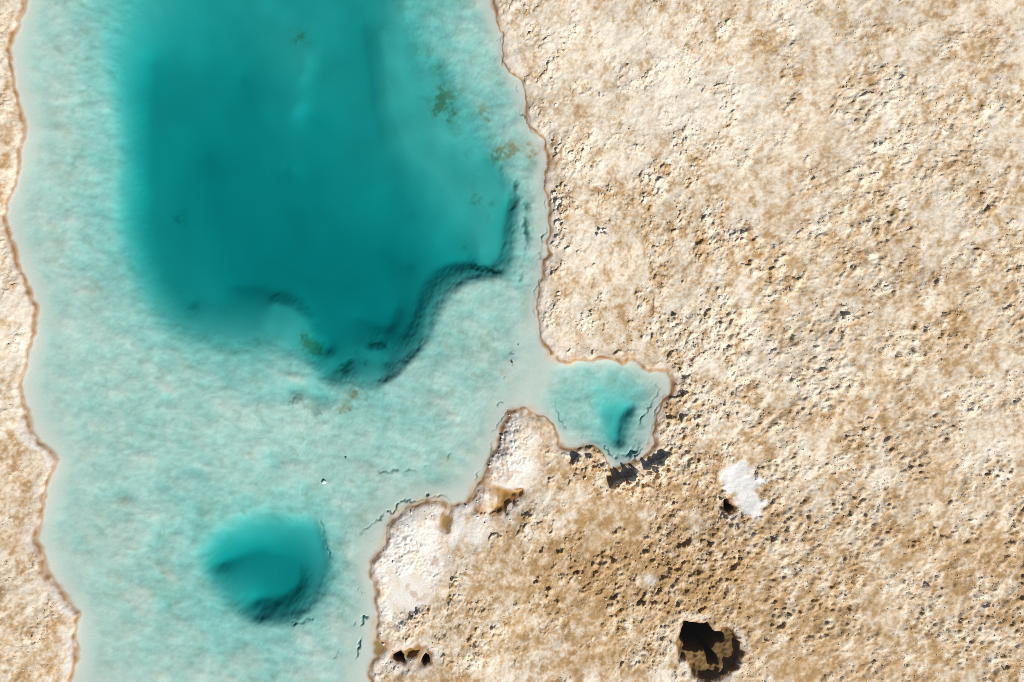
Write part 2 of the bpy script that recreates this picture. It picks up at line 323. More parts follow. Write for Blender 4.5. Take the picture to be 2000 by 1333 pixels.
for x, y, q, u1, u2, u3, u4 in zip(cx[keep], cy[keep], rv[keep], rng.uniform(0, 1, NCH), rng.normal(0, 1, NCH), rng.uniform(0, 1, NCH), rng.uniform(0, 1, NCH)):
    r = 0.05 + 0.17*u1**3.6*(0.4+q*0.7)
    stamp(x, y, r, math.radians(130)+u2*0.75, r*(0.30+0.45*u3*u3)*(0.6+0.5*min(q, 1.1)), 1.5+3*u4)
h_land += chip
h_land += rough*(gn(0.075, 61)*0.014 + gn(0.16, 62, 1.6, 50)*0.022)
h_land += sm(0.03, 0.3, dall)*(gn(0.06, 65)*0.004 + gn(0.09, 63)*0.006 + gn(0.2, 64, 1.5, 40)*0.010)
h_land += np.clip(whz, 0, 1)*sm(.05, .3, dall)*(np.abs(gn(.09, 66))*.045+np.abs(gn(.28, 67))*.06)
# tiny holes
hn = gn(0.075, 71) + 0.5*gn(0.5, 72)
h_land -= 0.05*sm(2.5, 3.2, hn)*sm(0.1, 0.5, rough)

# named scarps: line, height, ramp length (both m)
scarps = [
 ([(1188,958),(1196,948),(1206,940),(1218,935),(1230,935),(1238,931),(1246,926)], .85, 1.1), ([(1238,920),(1246,921),(1253,929),(1262,934)], .5, .6),
 ([(1256,919),(1266,912),(1278,905),(1290,901),(1300,893),(1312,891)], .75, .9), ([(1268,930),(1274,918),(1284,913)], .4, .5), ([(1262,896),(1272,893),(1282,895),(1300,888),(1326,888)], .4, .45),
 ([(1118,910),(1124,898),(1132,892),(1140,895)], .5, .6), ([(1144,896),(1148,890),(1156,889),(1161,895)], .45, .5), ([(1166,902),(1172,905)], .25, .4), ([(1169,916),(1177,910),(1182,917)], .4, .45),
 ([(1126,876),(1136,870),(1146,870),(1158,874),(1170,884),(1178,895),(1186,910),(1196,923)], .22, .5),
 ([(1306,786),(1318,778),(1330,775),(1337,766),(1348,762)], .40, .45), ([(1298,800),(1304,790),(1314,788)], .25, .4), ([(1302,826),(1308,816),(1320,812)], .25, .35), ([(1318,850),(1332,848),(1338,842)], .2, .35),
 ([(1330,745),(1336,738),(1348,736)], .22, .4), ([(1302,709),(1308,698),(1314,688)], .3, .4), ([(1300,880),(1307,866),(1316,864)], .15, .5),
 ([(1060,890),(1068,883),(1078,881),(1086,888)], .14, .5), ([(1064,937),(1072,932),(1084,931)], .22, .6), ([(1020,860),(1028,856),(1036,850),(1044,847)], .10, .5), ([(1052,878),(1060,870),(1070,874),(1074,882)], .08, .5),
 ([(1060,1015),(1064,1006),(1072,1005)], .15, .4), ([(1076,1025),(1082,1015),(1090,1014)], .12, .4), ([(1112,892),(1106,886),(1098,885)], .15, .4),
 ([(952,1054),(956,1048),(964,1042),(974,1043),(984,1047)], .30, .6), ([(985,1043),(994,1040)], .2, .5), ([(958,1066),(966,1060)], .15, .4),
 ([(1006,1048),(1012,1042),(1020,1030),(1030,1020)], .22, .5), ([(1018,1008),(1027,1003),(1040,1004)], .28, .5), ([(1052,1022),(1060,1018)], .2, .4), ([(1070,1044),(1076,1034),(1080,1024)], .2, .4),
 ([(1054,1077),(1062,1070),(1069,1068)], .26, .4), ([(1087,1078),(1094,1070),(1101,1075)], .26, .4), ([(1120,1118),(1127,1114),(1134,1118)], .3, .4), ([(1178,1086),(1188,1092),(1200,1094),(1207,1093)], .38, .6),
 ([(1256,1056),(1262,1050),(1270,1052),(1276,1055)], .3, .5), ([(1250,1182),(1258,1175),(1264,1172)], .3, .4), ([(1268,1186),(1274,1178),(1284,1176),(1292,1180)], .33, .45),
 ([(1042,1140),(1048,1132),(1058,1129)], .28, .5), ([(1066,1152),(1076,1148)], .25, .4), ([(1034,1177),(1040,1173)], .25, .4), ([(1086,1174),(1092,1171)], .22, .4),
 ([(1172,1222),(1178,1216),(1184,1218)], .25, .4), ([(1168,971),(1176,968)], .2, .4), ([(1172,960),(1176,952)], .15, .4), ([(1196,1042),(1214,1036),(1222,1032)], .25, .4),
 ([(1290,1075),(1296,1069)], .3, .35), ([(1300,1104),(1308,1098)], .25, .35), ([(1340,1082),(1346,1078)], .2, .3), ([(1362,1076),(1368,1072)], .25, .35), ([(1410,975),(1417,970)], .45, .5), ([(1408,999),(1416,993),(1428,999)], .5, .6), ([(1410,1010),(1418,1006),(1428,1012)], .4, .5),
 ([(1162,1160),(1172,1154),(1180,1150)], .2, .4), ([(1190,1172),(1200,1165),(1212,1160)], .25, .4), ([(1032,1195),(1042,1190),(1048,1194)], .2, .4), ([(1058,1240),(1066,1238)], .2, .3),
 ([(788,1252),(795,1245),(804,1238)], .22, .4), ([(800,1216),(804,1205),(810,1204),(818,1210)], .40, .45), ([(806,1200),(816,1196),(822,1186),(832,1186),(842,1191)], .35, .45), ([(818,1216),(828,1202),(840,1198)], .25, .35),
 ([(812,1228),(814,1222),(822,1216)], .15, .3), ([(880,1138),(883,1132),(892,1129),(897,1134)], .30, .35), ([(876,1152),(882,1146),(890,1142)], .2, .35), ([(872,1184),(882,1178),(886,1170),(896,1180)], .28, .45), ([(874,1166),(878,1162),(884,1166)], .2, .3),
 ([(840,1130),(848,1126),(858,1120),(864,1126)], .10, .5), ([(845,1250),(850,1245),(858,1251),(862,1262)], .2, .4), ([(836,1122),(846,1130),(858,1124)], .06, .5), ([(835,1155),(842,1150),(852,1152)], .10, .5),
 ([(838,1003),(844,1006),(850,1018),(858,1030)], .10, .4), ([(900,1093),(908,1088),(918,1090)], .10, .5), ([(914,1180),(924,1172)], .14, .4), ([(928,990),(940,1001),(955,1003),(966,998),(972,1000)], .16, .6),
 ([(985,1003),(996,1000),(1004,990),(1006,986)], .12, .5), ([(1003,985),(1010,983),(1014,978)], .12, .4),
 ([(1026,164),(1026,156),(1028,149),(1034,142)], .16, .5), ([(1044,140),(1050,135)], .06, .4), ([(1052,232),(1056,222),(1058,214),(1064,213)], .14, .5), ([(1056,138),(1064,134),(1067,126)], .12, .4), ([(1076,162),(1080,166)], .1, .3),
 ([(1078,172),(1076,170),(1081,163),(1078,156)], .14, .4), ([(1081,184),(1078,175),(1077,168)], .10, .4), ([(1054,205),(1058,200),(1062,193)], .10, .4), ([(1055,106),(1053,98),(1054,88)], .12, .4), ([(1046,104),(1053,102),(1060,101)], .10, .4),
 ([(1022,84),(1024,76),(1026,66)], .08, .4), ([(1086,314),(1087,304),(1093,296),(1095,284),(1100,270)], .18, .5), ([(1092,356),(1099,344),(1112,346)], .12, .5), ([(1098,332),(1100,326)], .1, .4), ([(1138,262),(1143,264),(1148,262),(1146,270)], .16, .4),
 ([(1151,180),(1154,175),(1161,170)], .12, .4), ([(1205,228),(1210,222)], .10, .4), ([(1256,271),(1256,264)], .12, .4), ([(1158,256),(1160,248)], .12, .3), ([(1336,282),(1338,270),(1342,264)], .16, .4), ([(1370,180),(1378,170)], .14, .4), ([(1398,168),(1402,162)], .16, .3),
 ([(1326,334),(1330,326)], .14, .4), ([(1164,322),(1168,312)], .14, .4), ([(1404,216),(1414,208),(1420,196)], .14, .4), ([(1406,60),(1410,52)], .16, .4), ([(1262,92),(1262,82)], .12, .4), ([(1289,240),(1286,246)], .12, .3),
 ([(1092,366),(1100,358)], .25, .4), ([(1078,386),(1080,378),(1083,372)], .18, .4), ([(1074,392),(1076,386)], .18, .4), ([(1090,402),(1096,396)], .2, .4), ([(1112,392),(1116,384)], .26, .4), ([(1123,411),(1125,403)], .2, .4), ([(1098,418),(1104,412),(1110,410)], .26, .4),
 ([(1082,436),(1086,431),(1094,429),(1100,428)], .24, .5), ([(1084,442),(1088,436)], .24, .3), ([(1074,537),(1084,530),(1090,525),(1095,514),(1102,511)], .24, .5), ([(1100,489),(1104,480),(1110,473)], .22, .4), ([(1089,466),(1092,458)], .16, .4), ([(1126,492),(1130,488)], .16, .3),
 ([(1148,532),(1147,524),(1151,518)], .14, .4), ([(1158,520),(1160,515),(1165,514)], .18, .4), ([(1162,588),(1168,580),(1174,574),(1180,571)], .15, .5), ([(1172,594),(1176,584)], .12, .4), ([(1224,514),(1228,512)], .18, .3), ([(1302,512),(1305,507)], .16, .3),
 ([(1313,620),(1318,613)], .3, .4), ([(1375,622),(1379,612)], .2, .4), ([(1328,545),(1332,554)], .18, .4), ([(1082,582),(1086,578),(1096,578)], .14, .4), ([(1080,600),(1084,592)], .14, .4),
 ([(1120,428),(1130,420)], .05, .4), ([(1156,388),(1160,380),(1168,376)], .06, .4), ([(1106,684),(1108,683),(1112,680)], .2, .4), ([(1157,692),(1156,684)], .2, .3), ([(1400,450),(1412,455),(1418,452)], .14, .3), ([(1362,480),(1366,476)],.16,.3),
]
rs = np.random.default_rng(99)
for _ in range(150):       # the rest of the broken places, also beyond the photograph's edges
    for _t in range(40):
        px, py = rs.uniform(1080, 2040) if rs.uniform() < .75 else rs.uniform(740, 1080), rs.uniform(-20, 1360)
        a = at(px, py)
        if float(read(rough, np.array([a[0]]), np.array([a[1]]))[0]) > .55: break
    else: continue
    ln = 2+9*rs.uniform()**1.5; an = rs.normal(-0.6, .5)
    pts = [(px-ln*math.cos(an), py-ln*math.sin(an)), (px+rs.normal(0, 1.5), py+rs.normal(0, 1.5)), (px+ln*math.cos(an), py+ln*math.sin(an))]
    scarps.append((pts, .06+.20*rs.uniform()**2.2, rs.uniform(.25, .7)))
for k, (pts, h, L) in enumerate(scarps):
    if h < .5: h *= .68
    sl, dist, sg, al = segdist(pts, 0.3, L*3+.3, jit=0.085 if h < .5 else 0.03)
    if h >= .5: dist = np.maximum(dist+np.where(sg > 0, 1, -1)*(JL[sl]*.10), 0)
    tap = sm(-.02, .2, al)*sm(-.02, .2, 1-al)
    # past the ends the rise dies out with the distance from the line
    e = np.where(sg > 0, np.exp(-(dist/L)**1.3), 0)
    end = ((al <= 0.001) | (al >= 0.999))
    e = np.where(end, 0, e)
    h_land[sl] += np.where(dall[sl] > 0.05, h*tap*e*(0.8+0.3*JY[sl].clip(-1, 1)), 0)
    if h > .45: h_land[sl] -= 0.5*h*tap*np.where(sg <= 0, np.exp(-(dist/(h*.6))**2), 0)*(dall[sl] > .3)
h_land = np.maximum(h_land, 0.008+0.05*sm(0, .35, dall))

# pond floors
def pond_floor(f, dmax, k): return -np.minimum(dmax, 0.03+k*np.maximum(-f, 0))
Z = np.where(lake_d < 0, bed, h_land)
Z = np.where(ponds['A'] < 0, pond_floor(ponds['A'], .26, .9)+gn(.12, 81)*.02, Z)
dD = ponds['D']
pin = pondD_in; lo = pin.min(0)-2; hi = pin.max(0)+2
i0, i1 = np.searchsorted(xs, [lo[0], hi[0]]); j0, j1 = np.searchsorted(ys, [lo[1], hi[1]])
din = np.full((NY, NX), 2.0, np.float32); din[j0:j1, i0:i1] = sdf(pin, xs[i0:i1], ys[j0:j1]); din += shore_n*2
Z = np.where(dD < 0, np.minimum(-.22-.5*np.minimum(-dD, .3)+gn(.2, 82)*.07+gn(.09, 83)*.035, -.05) - 2.8*sm(.12, -.25, din), Z)
Z = np.where(ponds['E'] < 0, pond_floor(ponds['E'], .3, 1.0), Z)
for k in 'FGH': Z = np.where(ponds[k] < 0, pond_floor(ponds[k], 1.8, 6.0), Z)
Z = Z.astype(np.float32)

# ------------------------------------------------------------------ colour of the material itself, plus shade painted into the bed cracks
def mixc(A, B, t): return A*(1-t[..., None]) + np.asarray(B, np.float32)*t[..., None]
nA = gn(1.5, 91, 1.4, 115); nB = gn(0.42, 92, 1.5, 110); nC = gn(0.14, 93, 1.3, 60); nD = gn(0.07, 94); nE = gn(4.5, 95)
nF = gn(.22, 96, 1.8, 70)
nG = gn(.045, 98)
tan = 0.42 + 0.10*nA + 0.08*nB + 0.12*nF + 0.15*nC + 0.14*nD + 0.10*nG + 0.04*nE
tan += .10*sm(600, 1050, PYg)+.10*sm(900, 1100, PYg)*sm(950,1150,PXg)
white = np.zeros((NY, NX), np.float32)
for px, py, r, a in ((1000,120,25,.5),(1035,240,22,.5),(1060,400,22,.4),(1068,600,26,.7),(1065,650,28,.7),(1180,690,60,.35),(1130,300,40,.2),(1240,520,30,.35),(1210,100,50,.25),(1280,250,70,.2),
                     (990,830,28,1.1),(1000,880,36,1.0),(1010,930,36,.9),(1040,860,30,.4),(945,970,18,1.3),(800,1040,50,.8),(790,1110,55,.9),(770,1160,40,.9),(780,1210,35,.8),(840,1090,60,.6),(900,1030,50,.6),(950,1020,40,.4),
                     (800,1185,30,.6),(1262,1128,20,.45),(1270,1136,16,.5),(1110,690,40,.4),(1408,585,16,.7),(850,1050,50,.6),(830,1140,50,.5),(1020,840,30,.7),(1030,920,35,.6),(900,1000,40,.7),(930,1040,45,.5),(1000,60,30,.3),(1090,250,50,.25),(1330,560,14,.4),(1600,250,120,.3),(1560,700,90,.25),(1820,900,100,.3),(1240,330,36,.4)):
    white += a*grad_w(px, py, r)
for px, py, r, a in ((1310,780,60,.25),(1200,980,110,.25),(1100,1060,90,.22),(1300,1100,120,.25),(1380,1000,70,.2),(1200,700,80,.12),(1230,400,90,.10),(1130,1180,120,.16),(1060,910,40,.12),(1260,440,110,.1),(1370,1180,90,.2),(1050,850,1,0)):
    tan += a*grad_w(px, py, r)
tan -= 0.13*sm(420, 100, PYg)*sm(1000, 1060, PXg)
lowW = sm(1010, 960, PXg)*sm(780, 820, PYg)
white += .75*lowW*sm(1.6, .3, dall)*np.clip(.9+.5*nB+.3*nF, 0, 1.3)
tan -= 0.40*white*(0.8+0.25*nB)
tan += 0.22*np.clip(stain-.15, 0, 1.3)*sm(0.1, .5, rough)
cream = np.array([.775, .685, .55], np.float32)
col = np.broadcast_to(cream, (NY, NX, 3)).copy()
col = mixc(col, (.58, .42, .255), sm(.15, .85, tan))
col = mixc(col, (.40, .245, .10), 0.8*sm(.75, 1.25, tan+.10*nC))
col = mixc(col, (.86, .79, .68), sm(.20, -.15, tan))
wmask = sm(.35, 1.15, white*(1+.3*nB+.2*nF)+.16*nC+.10*nD)
col = mixc(col, (.86, .845, .805), wmask*.88)
# pinkish brown patches on the white salt
col = mixc(col, (.55, .37, .24), 0.6*sm(1.0, 2.2, nB+.6*nC+.3*nD)*sm(.3, .8, white))
sw_ = sm(.34, -.30, sal+.13*nC+.12*nF+.06*nD)
col = mixc(col, (.66, .47, .28), .6*sm(.5, 0, np.abs(sal+.05))*sm(0.0, .3, .4-np.abs(sal))*.6)
col = mixc(col, (.84, .84, .825), sw_)
# brown mineral rim along the waterline
rim_w = np.clip(0.175+0.05*nB+.035*nC+.075*gn(.9, 97), .07, .42)
rim_w = rim_w*(1+.55*lowW)
rimband = sm(rim_w*1.5, rim_w*0.35, dall-.02)*(0.75+.2*nC)
col = mixc(col, (.33, .18, .08), np.clip(rimband, 0, 1))
for px, py, r in ((952,955,20),(930,975,16),(968,955,14),(940,995,16),(1118,704,12),(1035,803,12),(955,905,10),(1260,887,14),(755,1262,16),(870,1020,12),(1216,712,8),(968,990,10)):
    col = mixc(col, (.50, .30, .14), np.clip(grad_w(px, py, r)*1.3*(.8+.3*nC), 0, .9))
# the strip just above the rim is a cleaner grey white
strip = sm(1.0, .35, dall)*sm(.12, .3, dall)*np.clip(.5+.5*nB, 0, 1)
col = mixc(col, (.78, .745, .69), .6*strip)
# bed of the lake
bc = np.broadcast_to(np.array([.72, .68, .62], np.float32), (NY, NX, 3)).copy()
mot = gn(0.30, 101, 1.8, -35)*.6 + gn(0.11, 102, 1.6, -30)*.5
shelfm = sm(.12, .35, dep)*sm(2.2, 1.2, dep)
bc *= (1+.05*mot[..., None]*shelfm[..., None]+.02*gn(.7, 103)[..., None])
bc = mixc(bc, (.46, .41, .27), .32*sm(1.5, 2.5, gn(.17, 104, 1.9, -40)+.35*nB)*shelfm)
bc = mixc(bc, (.50, .43, .31), .25*sm(.9, 2.2, gn(.35, 105)+.5*nA)*shelfm)
alg = np.zeros((NY, NX), np.float32)
for px, py, r, a in ((945,212,9,.9),(953,228,9,.8),(935,205,8,.3),(1000,288,11,.9),(990,300,12,.6),(965,298,14,.7),(958,262,7,.4),(1033,285,7,1.0),(1034,303,8,.9),(1048,298,7,.5),(1046,318,8,.4),(1052,285,7,.3),
                     (870,182,14,.9),(852,205,14,1.0),(866,190,18,.7),(876,226,9,.8),(888,215,8,.6),(895,250,10,.5),(855,130,12,.5),(830,110,18,.5),(815,92,12,.4),(862,165,8,.5),(905,170,10,.3),(925,115,9,.3),
                     (695,762,13,.6),(688,775,12,.5),(718,782,12,.5),(682,797,14,.6),(665,802,10,.5),(646,758,8,.4),(588,662,14,1.0),(600,680,12,.8),(612,692,10,.7),(580,62,16,.8),(740,55,18,.3),
                     (930,385,9,.7),(925,378,12,.4),(960,392,8,.5),(958,420,9,.5),(905,480,6,.4),(978,388,7,.4),(920,355,8,.3),(975,295,12,.5),
                     (855,706,6,.5),(963,682,8,.4),(925,733,6,.4),(816,742,7,.5),(937,730,6,.4),(840,788,6,.5),(950,738,7,.3),(960,705,10,.3),(900,650,7,.4),(943,671,9,.3),(930,690,8,.3),(692,1135,6,.4),(671,898,3,.8),
                     (890,570,8,.4),(930,562,7,.4),(960,548,10,.5),(975,540,9,.4),(330,420,14,.6),(420,820,12,.4),(350,860,10,.4),(240,980,14,.4)):
    alg += a*(.62*grad_w(px, py, r) + .55*grad_w(px, py, r*1.9))
alg = np.clip(alg*(.75+.22*gn(.07, 106)+.25*gn(.2, 107)), 0, 1.2)**1.35
bc = mixc(bc, (.50, .24, .11), np.clip(alg*.75, 0, .8))
bc = mixc(bc, (.45, .42, .33), .22*np.clip(.4+gn(.9, 108, 1.6, 120)*.5, 0, 1)*sm(1.2, 2.2, dep))
bc = mixc(bc, (.13, .17, .15), np.clip(crack*.9, 0, .88))  # shadow inside the cracks, painted dark into the bed colour
bc = mixc(bc, (.45, .265, .125), np.clip(sm(.09+1.3*rim_w*.5, .01, -lake_d)*.85, 0, 1))            # stained margin under water
pk = np.zeros((NY, NX), np.float32)
for px, py, r in ((930,950,22),(775,1000,22),(745,1060,20),(820,985,20),(725,1250,30),(725,1215,18),(1075,700,20),(1040,800,14),(1270,870,16),(960,870,12),(740,1150,8),(850,972,20),(1115,712,14)):
    pk = np.maximum(pk, grad_w(px, py, r))
bc = mixc(bc, (.78, .62, .48), .75*sm(.2, .8, pk)*sm(.9, .2, -lake_d))
bc = mixc(bc, (.36, .215, .085), sm(.3, .7, np.maximum(grad_w(872, 1022, 22), grad_w(744, 1266, 26)))*sm(-.75, -.35, lake_d))
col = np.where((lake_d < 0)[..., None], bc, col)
pb = np.clip(.9+.2*nB+.1*nC, .6, 1.3)[..., None]*np.array([.44, .29, .13], np.float32)
anyp = np.zeros((NY, NX), bool)
for f in ponds.values(): anyp |= f < 0
col = np.where(anyp[..., None], pb, col)
col = mixc(col, (.27, .18, .085), (dD < 0)*np.clip(.65+.3*nC+.2*nF, 0, 1))
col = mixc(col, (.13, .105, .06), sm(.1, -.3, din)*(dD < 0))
for k in 'FGH': col = mixc(col, (.12, .09, .05), (ponds[k] < -.02).astype(np.float32))
col = np.clip(col, .02, .9).astype(np.float32)

# ------------------------------------------------------------------ materials
def mat(name):
    m = bpy.data.materials.new(name); m.use_nodes = True
    return m, m.node_tree, m.node_tree.nodes['Principled BSDF']
def crust_material(name, wet=False):
    m, t, b = mat(name)
    at_ = t.nodes.new('ShaderNodeAttribute'); at_.attribute_name = 'tint'
    tc = t.nodes.new('ShaderNodeTexCoord')
    n1 = t.nodes.new('ShaderNodeTexNoise'); n1.inputs['Scale'].default_value = 12; n1.inputs['Detail'].default_value = 8; n1.inputs['Roughness'].default_value = .7
    t.links.new(tc.outputs['Object'], n1.inputs['Vector'])
    mr = t.nodes.new('ShaderNodeMapRange'); mr.inputs['From Min'].default_value = .3; mr.inputs['From Max'].default_value = .7
    mr.inputs['To Min'].default_value = .93 if wet else .84; mr.inputs['To Max'].default_value = 1.05 if wet else 1.13
    t.links.new(n1.outputs['Fac'], mr.inputs['Value'])
    mx = t.nodes.new('ShaderNodeMix'); mx.data_type = 'RGBA'; mx.blend_type = 'MULTIPLY'; mx.inputs[0].default_value = 1
    t.links.new(at_.outputs['Color'], mx.inputs[6]); t.links.new(mr.outputs[0], mx.inputs[7])
    t.links.new(mx.outputs[2], b.inputs['Base Color'])
    b.inputs['Roughness'].default_value = .95; b.inputs['Specular IOR Level'].default_value = .15
    bp = t.nodes.new('ShaderNodeBump'); bp.inputs['Strength'].default_value = .25 if wet else .85; bp.inputs['Distance'].default_value = .02 if wet else .03
    t.links.new(n1.outputs['Fac'], bp.inputs['Height']); t.links.new(bp.outputs[0], b.inputs['Normal'])
    return m
m_land = crust_material('salt_crust'); m_bed = crust_material('lake_silt', True)

def water_material(name, absorb_color, density, ripple=.05):
    m = bpy.data.materials.new(name); m.use_nodes = True; t = m.node_tree
    t.nodes.remove(t.nodes['Principled BSDF']); out = t.nodes['Material Output']
    tr = t.nodes.new('ShaderNodeBsdfTransparent'); gl = t.nodes.new('ShaderNodeBsdfGlossy'); gl.inputs['Roughness'].default_value = .06
    lw = t.nodes.new('ShaderNodeLayerWeight'); lw.inputs['Blend'].default_value = .5      # Schlick reflectance of brine
    pw = t.nodes.new('ShaderNodeMath'); pw.operation = 'POWER'; pw.inputs[1].default_value = 5
    fr = t.nodes.new('ShaderNodeMath'); fr.operation = 'MULTIPLY_ADD'; fr.inputs[1].default_value = .975; fr.inputs[2].default_value = .024
    t.links.new(lw.outputs['Facing'], pw.inputs[0]); t.links.new(pw.outputs[0], fr.inputs[0])
    mx = t.nodes.new('ShaderNodeMixShader')
    tc = t.nodes.new('ShaderNodeTexCoord'); n1 = t.nodes.new('ShaderNodeTexNoise'); n1.inputs['Scale'].default_value = 3.5; n1.inputs['Detail'].default_value = 4
    t.links.new(tc.outputs['Object'], n1.inputs['Vector'])
    bp = t.nodes.new('ShaderNodeBump'); bp.inputs['Strength'].default_value = ripple; bp.inputs['Distance'].default_value = .05
    t.links.new(n1.outputs['Fac'], bp.inputs['Height'])
    t.links.new(bp.outputs[0], gl.inputs['Normal']); t.links.new(bp.outputs[0], lw.inputs['Normal'])
    t.links.new(fr.outputs[0], mx.inputs[0]); t.links.new(tr.outputs[0], mx.inputs[1]); t.links.new(gl.outputs[0], mx.inputs[2])
    t.links.new(mx.outputs[0], out.inputs['Surface'])
    ab = t.nodes.new('ShaderNodeVolumeAbsorption'); ab.inputs['Color'].default_value = (*absorb_color, 1); ab.inputs['Density'].default_value = density
    t.links.new(ab.outputs[0], out.inputs['Volume'])
    return m
# absorption per metre is (1 - colour) * density
m_water = water_material('turquoise_brine', (.0, .80, .822), 1.32)
m_brown = water_material('brown_brine', (.60, .45, .10), 1.2)
m_dark = water_material('dark_brine', (.5, .42, .25), .9)

# ------------------------------------------------------------------ terrain sheet: ground and beds
def axis(lo, hi, f0, f1, fine, coarse):
    a = np.arange(f0, lo, -coarse)[::-1]; c = np.arange(f1, hi, coarse)
    mid = np.linspace(f0, f1, int(round((f1-f0)/fine))+1)
    v = np.concatenate([a[:-1], mid, c[1:]])
    ext = np.cumsum(.12*1.36**np.arange(28))
    return np.concatenate([(v[0]-ext)[::-1], v, v[-1]+ext])
AX = axis(X0, X1, -17.6, 17.6, .05, .09); AY = axis(Y0, Y1, -25.2, 25.2, .058, .09)
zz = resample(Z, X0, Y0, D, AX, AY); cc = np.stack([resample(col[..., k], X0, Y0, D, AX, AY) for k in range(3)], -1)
ex = np.maximum(np.maximum(X0-AX, AX-X1), 0)[None, :]; ey = np.maximum(np.maximum(Y0-AY, AY-Y1), 0)[:, None]
bl = sm(0, 9, np.hypot(ex, ey))
far_z = .45+.12*np.sin(AX[None, :]*.31)*np.cos(AY[:, None]*.27)
zz = zz*(1-bl)+far_z*bl; cc = cc*(1-bl[..., None])+np.array([.70, .58, .43])*bl[..., None]
ny, nx = zz.shape
VX, VY = np.meshgrid(AX, AY)
verts = np.stack([VX, VY, zz], -1).reshape(-1, 3).astype(np.float32)
vcol = np.concatenate([cc.reshape(-1, 3), np.ones((ny*nx, 1))], 1).astype(np.float32)
idx = np.arange(ny*nx).reshape(ny, nx)
quads = np.stack([idx[:-1, :-1], idx[:-1, 1:], idx[1:, 1:], idx[1:, :-1]], -1).reshape(-1, 4)
zc = zz.reshape(-1)[quads].min(1)
lk = np.where(bl > .2, -1, resample(lake_c, X0, Y0, .1, AX, AY)).reshape(-1)[quads[:, 0]]
def link_mesh(name, V, F, material, colr=None, smooth=True, parent=None):
    me = bpy.data.meshes.new(name)
    me.vertices.add(len(V)); me.vertices.foreach_set('co', np.ascontiguousarray(V, np.float32).reshape(-1))
    n = F.shape[1]
    me.loops.add(F.size); me.loops.foreach_set('vertex_index', np.ascontiguousarray(F, np.int32).reshape(-1))
    me.polygons.add(len(F)); me.polygons.foreach_set('loop_start', np.arange(0, F.size, n, dtype=np.int32))
    me.polygons.foreach_set('loop_total', np.full(len(F), n, np.int32))
    me.polygons.foreach_set('use_smooth', np.full(len(F), smooth, bool))
    if colr is not None:
        a = me.color_attributes.new('tint', 'FLOAT_COLOR', 'POINT'); a.data.foreach_set('color', np.ascontiguousarray(colr, np.float32).reshape(-1))
    me.materials.append(material); me.update(); me.validate()
    o = bpy.data.objects.new(name, me); C.objects.link(o); o.parent = parent
    return o
def submesh(name, mask, material):
    q = quads[mask]; u, inv = np.unique(q, return_inverse=True)
    o = link_mesh(name, verts[u], inv.reshape(-1, 4), material, vcol[u]); o['kind'] = 'structure'
    return o
wetm = zc < -0.004
submesh('ground', ~wetm, m_land)['label'] = 'pale tan broken salt crust around the turquoise water'
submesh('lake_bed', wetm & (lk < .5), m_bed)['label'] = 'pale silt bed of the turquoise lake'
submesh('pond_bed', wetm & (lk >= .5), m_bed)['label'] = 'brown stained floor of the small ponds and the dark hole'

# ------------------------------------------------------------------ water bodies: closed prisms whose top is the water level
def prism(name, mask, gx0, gy0, d, top, bottom, material, label):
    mp = np.pad(mask, 1); h, wd = mp.shape
    vid = {}; V = []; F = []
    def v(i, j, k):
        key = (i, j, k)
        if key not in vid:
            vid[key] = len(V); V.append((gx0+(i-1)*d, gy0+(j-1)*d, top if k else bottom))
        return vid[key]
    js, is_ = np.nonzero(mp)
    for j, i in zip(js.tolist(), is_.tolist()):
        F.append((v(i, j, 1), v(i+1, j, 1), v(i+1, j+1, 1), v(i, j+1, 1)))
        F.append((v(i, j, 0), v(i, j+1, 0), v(i+1, j+1, 0), v(i+1, j, 0)))
        if not mp[j-1, i]: F.append((v(i, j, 0), v(i+1, j, 0), v(i+1, j, 1), v(i, j, 1)))
        if not mp[j+1, i]: F.append((v(i+1, j+1, 0), v(i, j+1, 0), v(i, j+1, 1), v(i+1, j+1, 1)))
        if not mp[j, i-1]: F.append((v(i, j+1, 0), v(i, j, 0), v(i, j, 1), v(i, j+1, 1)))
        if not mp[j, i+1]: F.append((v(i+1, j, 0), v(i+1, j+1, 0), v(i+1, j+1, 1), v(i+1, j, 1)))
    o = link_mesh(name, np.array(V), np.array(F), material, smooth=False); o['kind'] = 'structure'; o['label'] = label
    return o
wd_ = .3
wx = np.arange(X0-12, X1+12, wd_)+wd_/2; wy = np.arange(Y0-12, Y1+12, wd_)+wd_/2
Lw = resample(lake_c, X0, Y0, .1, wx, wy)
prism('lake_water', Lw < .45, X0-12, Y0-12, wd_, 0.0, -6.0, m_water, 'clear turquoise brine of the lake and its small side pool')
for nm, key, pl, lb in (('pond_water', 'A', pondA, 'brown brine in the small pond between the white salt humps'), ('pond_water', 'D', pondD, 'dark brown water in the big hole'),
                        ('pond_water', 'E', pondE, 'orange brown puddle between the two small dark holes'), ('pond_water', 'F', pondF, 'dark water in the small hole left of the orange puddle'),
                        ('pond_water', 'G', pondG, 'dark water in the small hole right of the orange puddle'), ('pond_water', 'H', pondH, 'dark water in the hole below the white salt patch')):
    lo = pl.min(0)-.6; d = .1; n = ((pl.max(0)+.6-lo)/d).astype(int)
    gx = lo[0]+(np.arange(n[0])+.5)*d; gy = lo[1]+(np.arange(n[1])+.5)*d
    prism(nm, sdf(pl, gx, gy) < .2, lo[0], lo[1], d, 0.0, -4.0, m_brown if key in 'AE' else m_dark, lb)

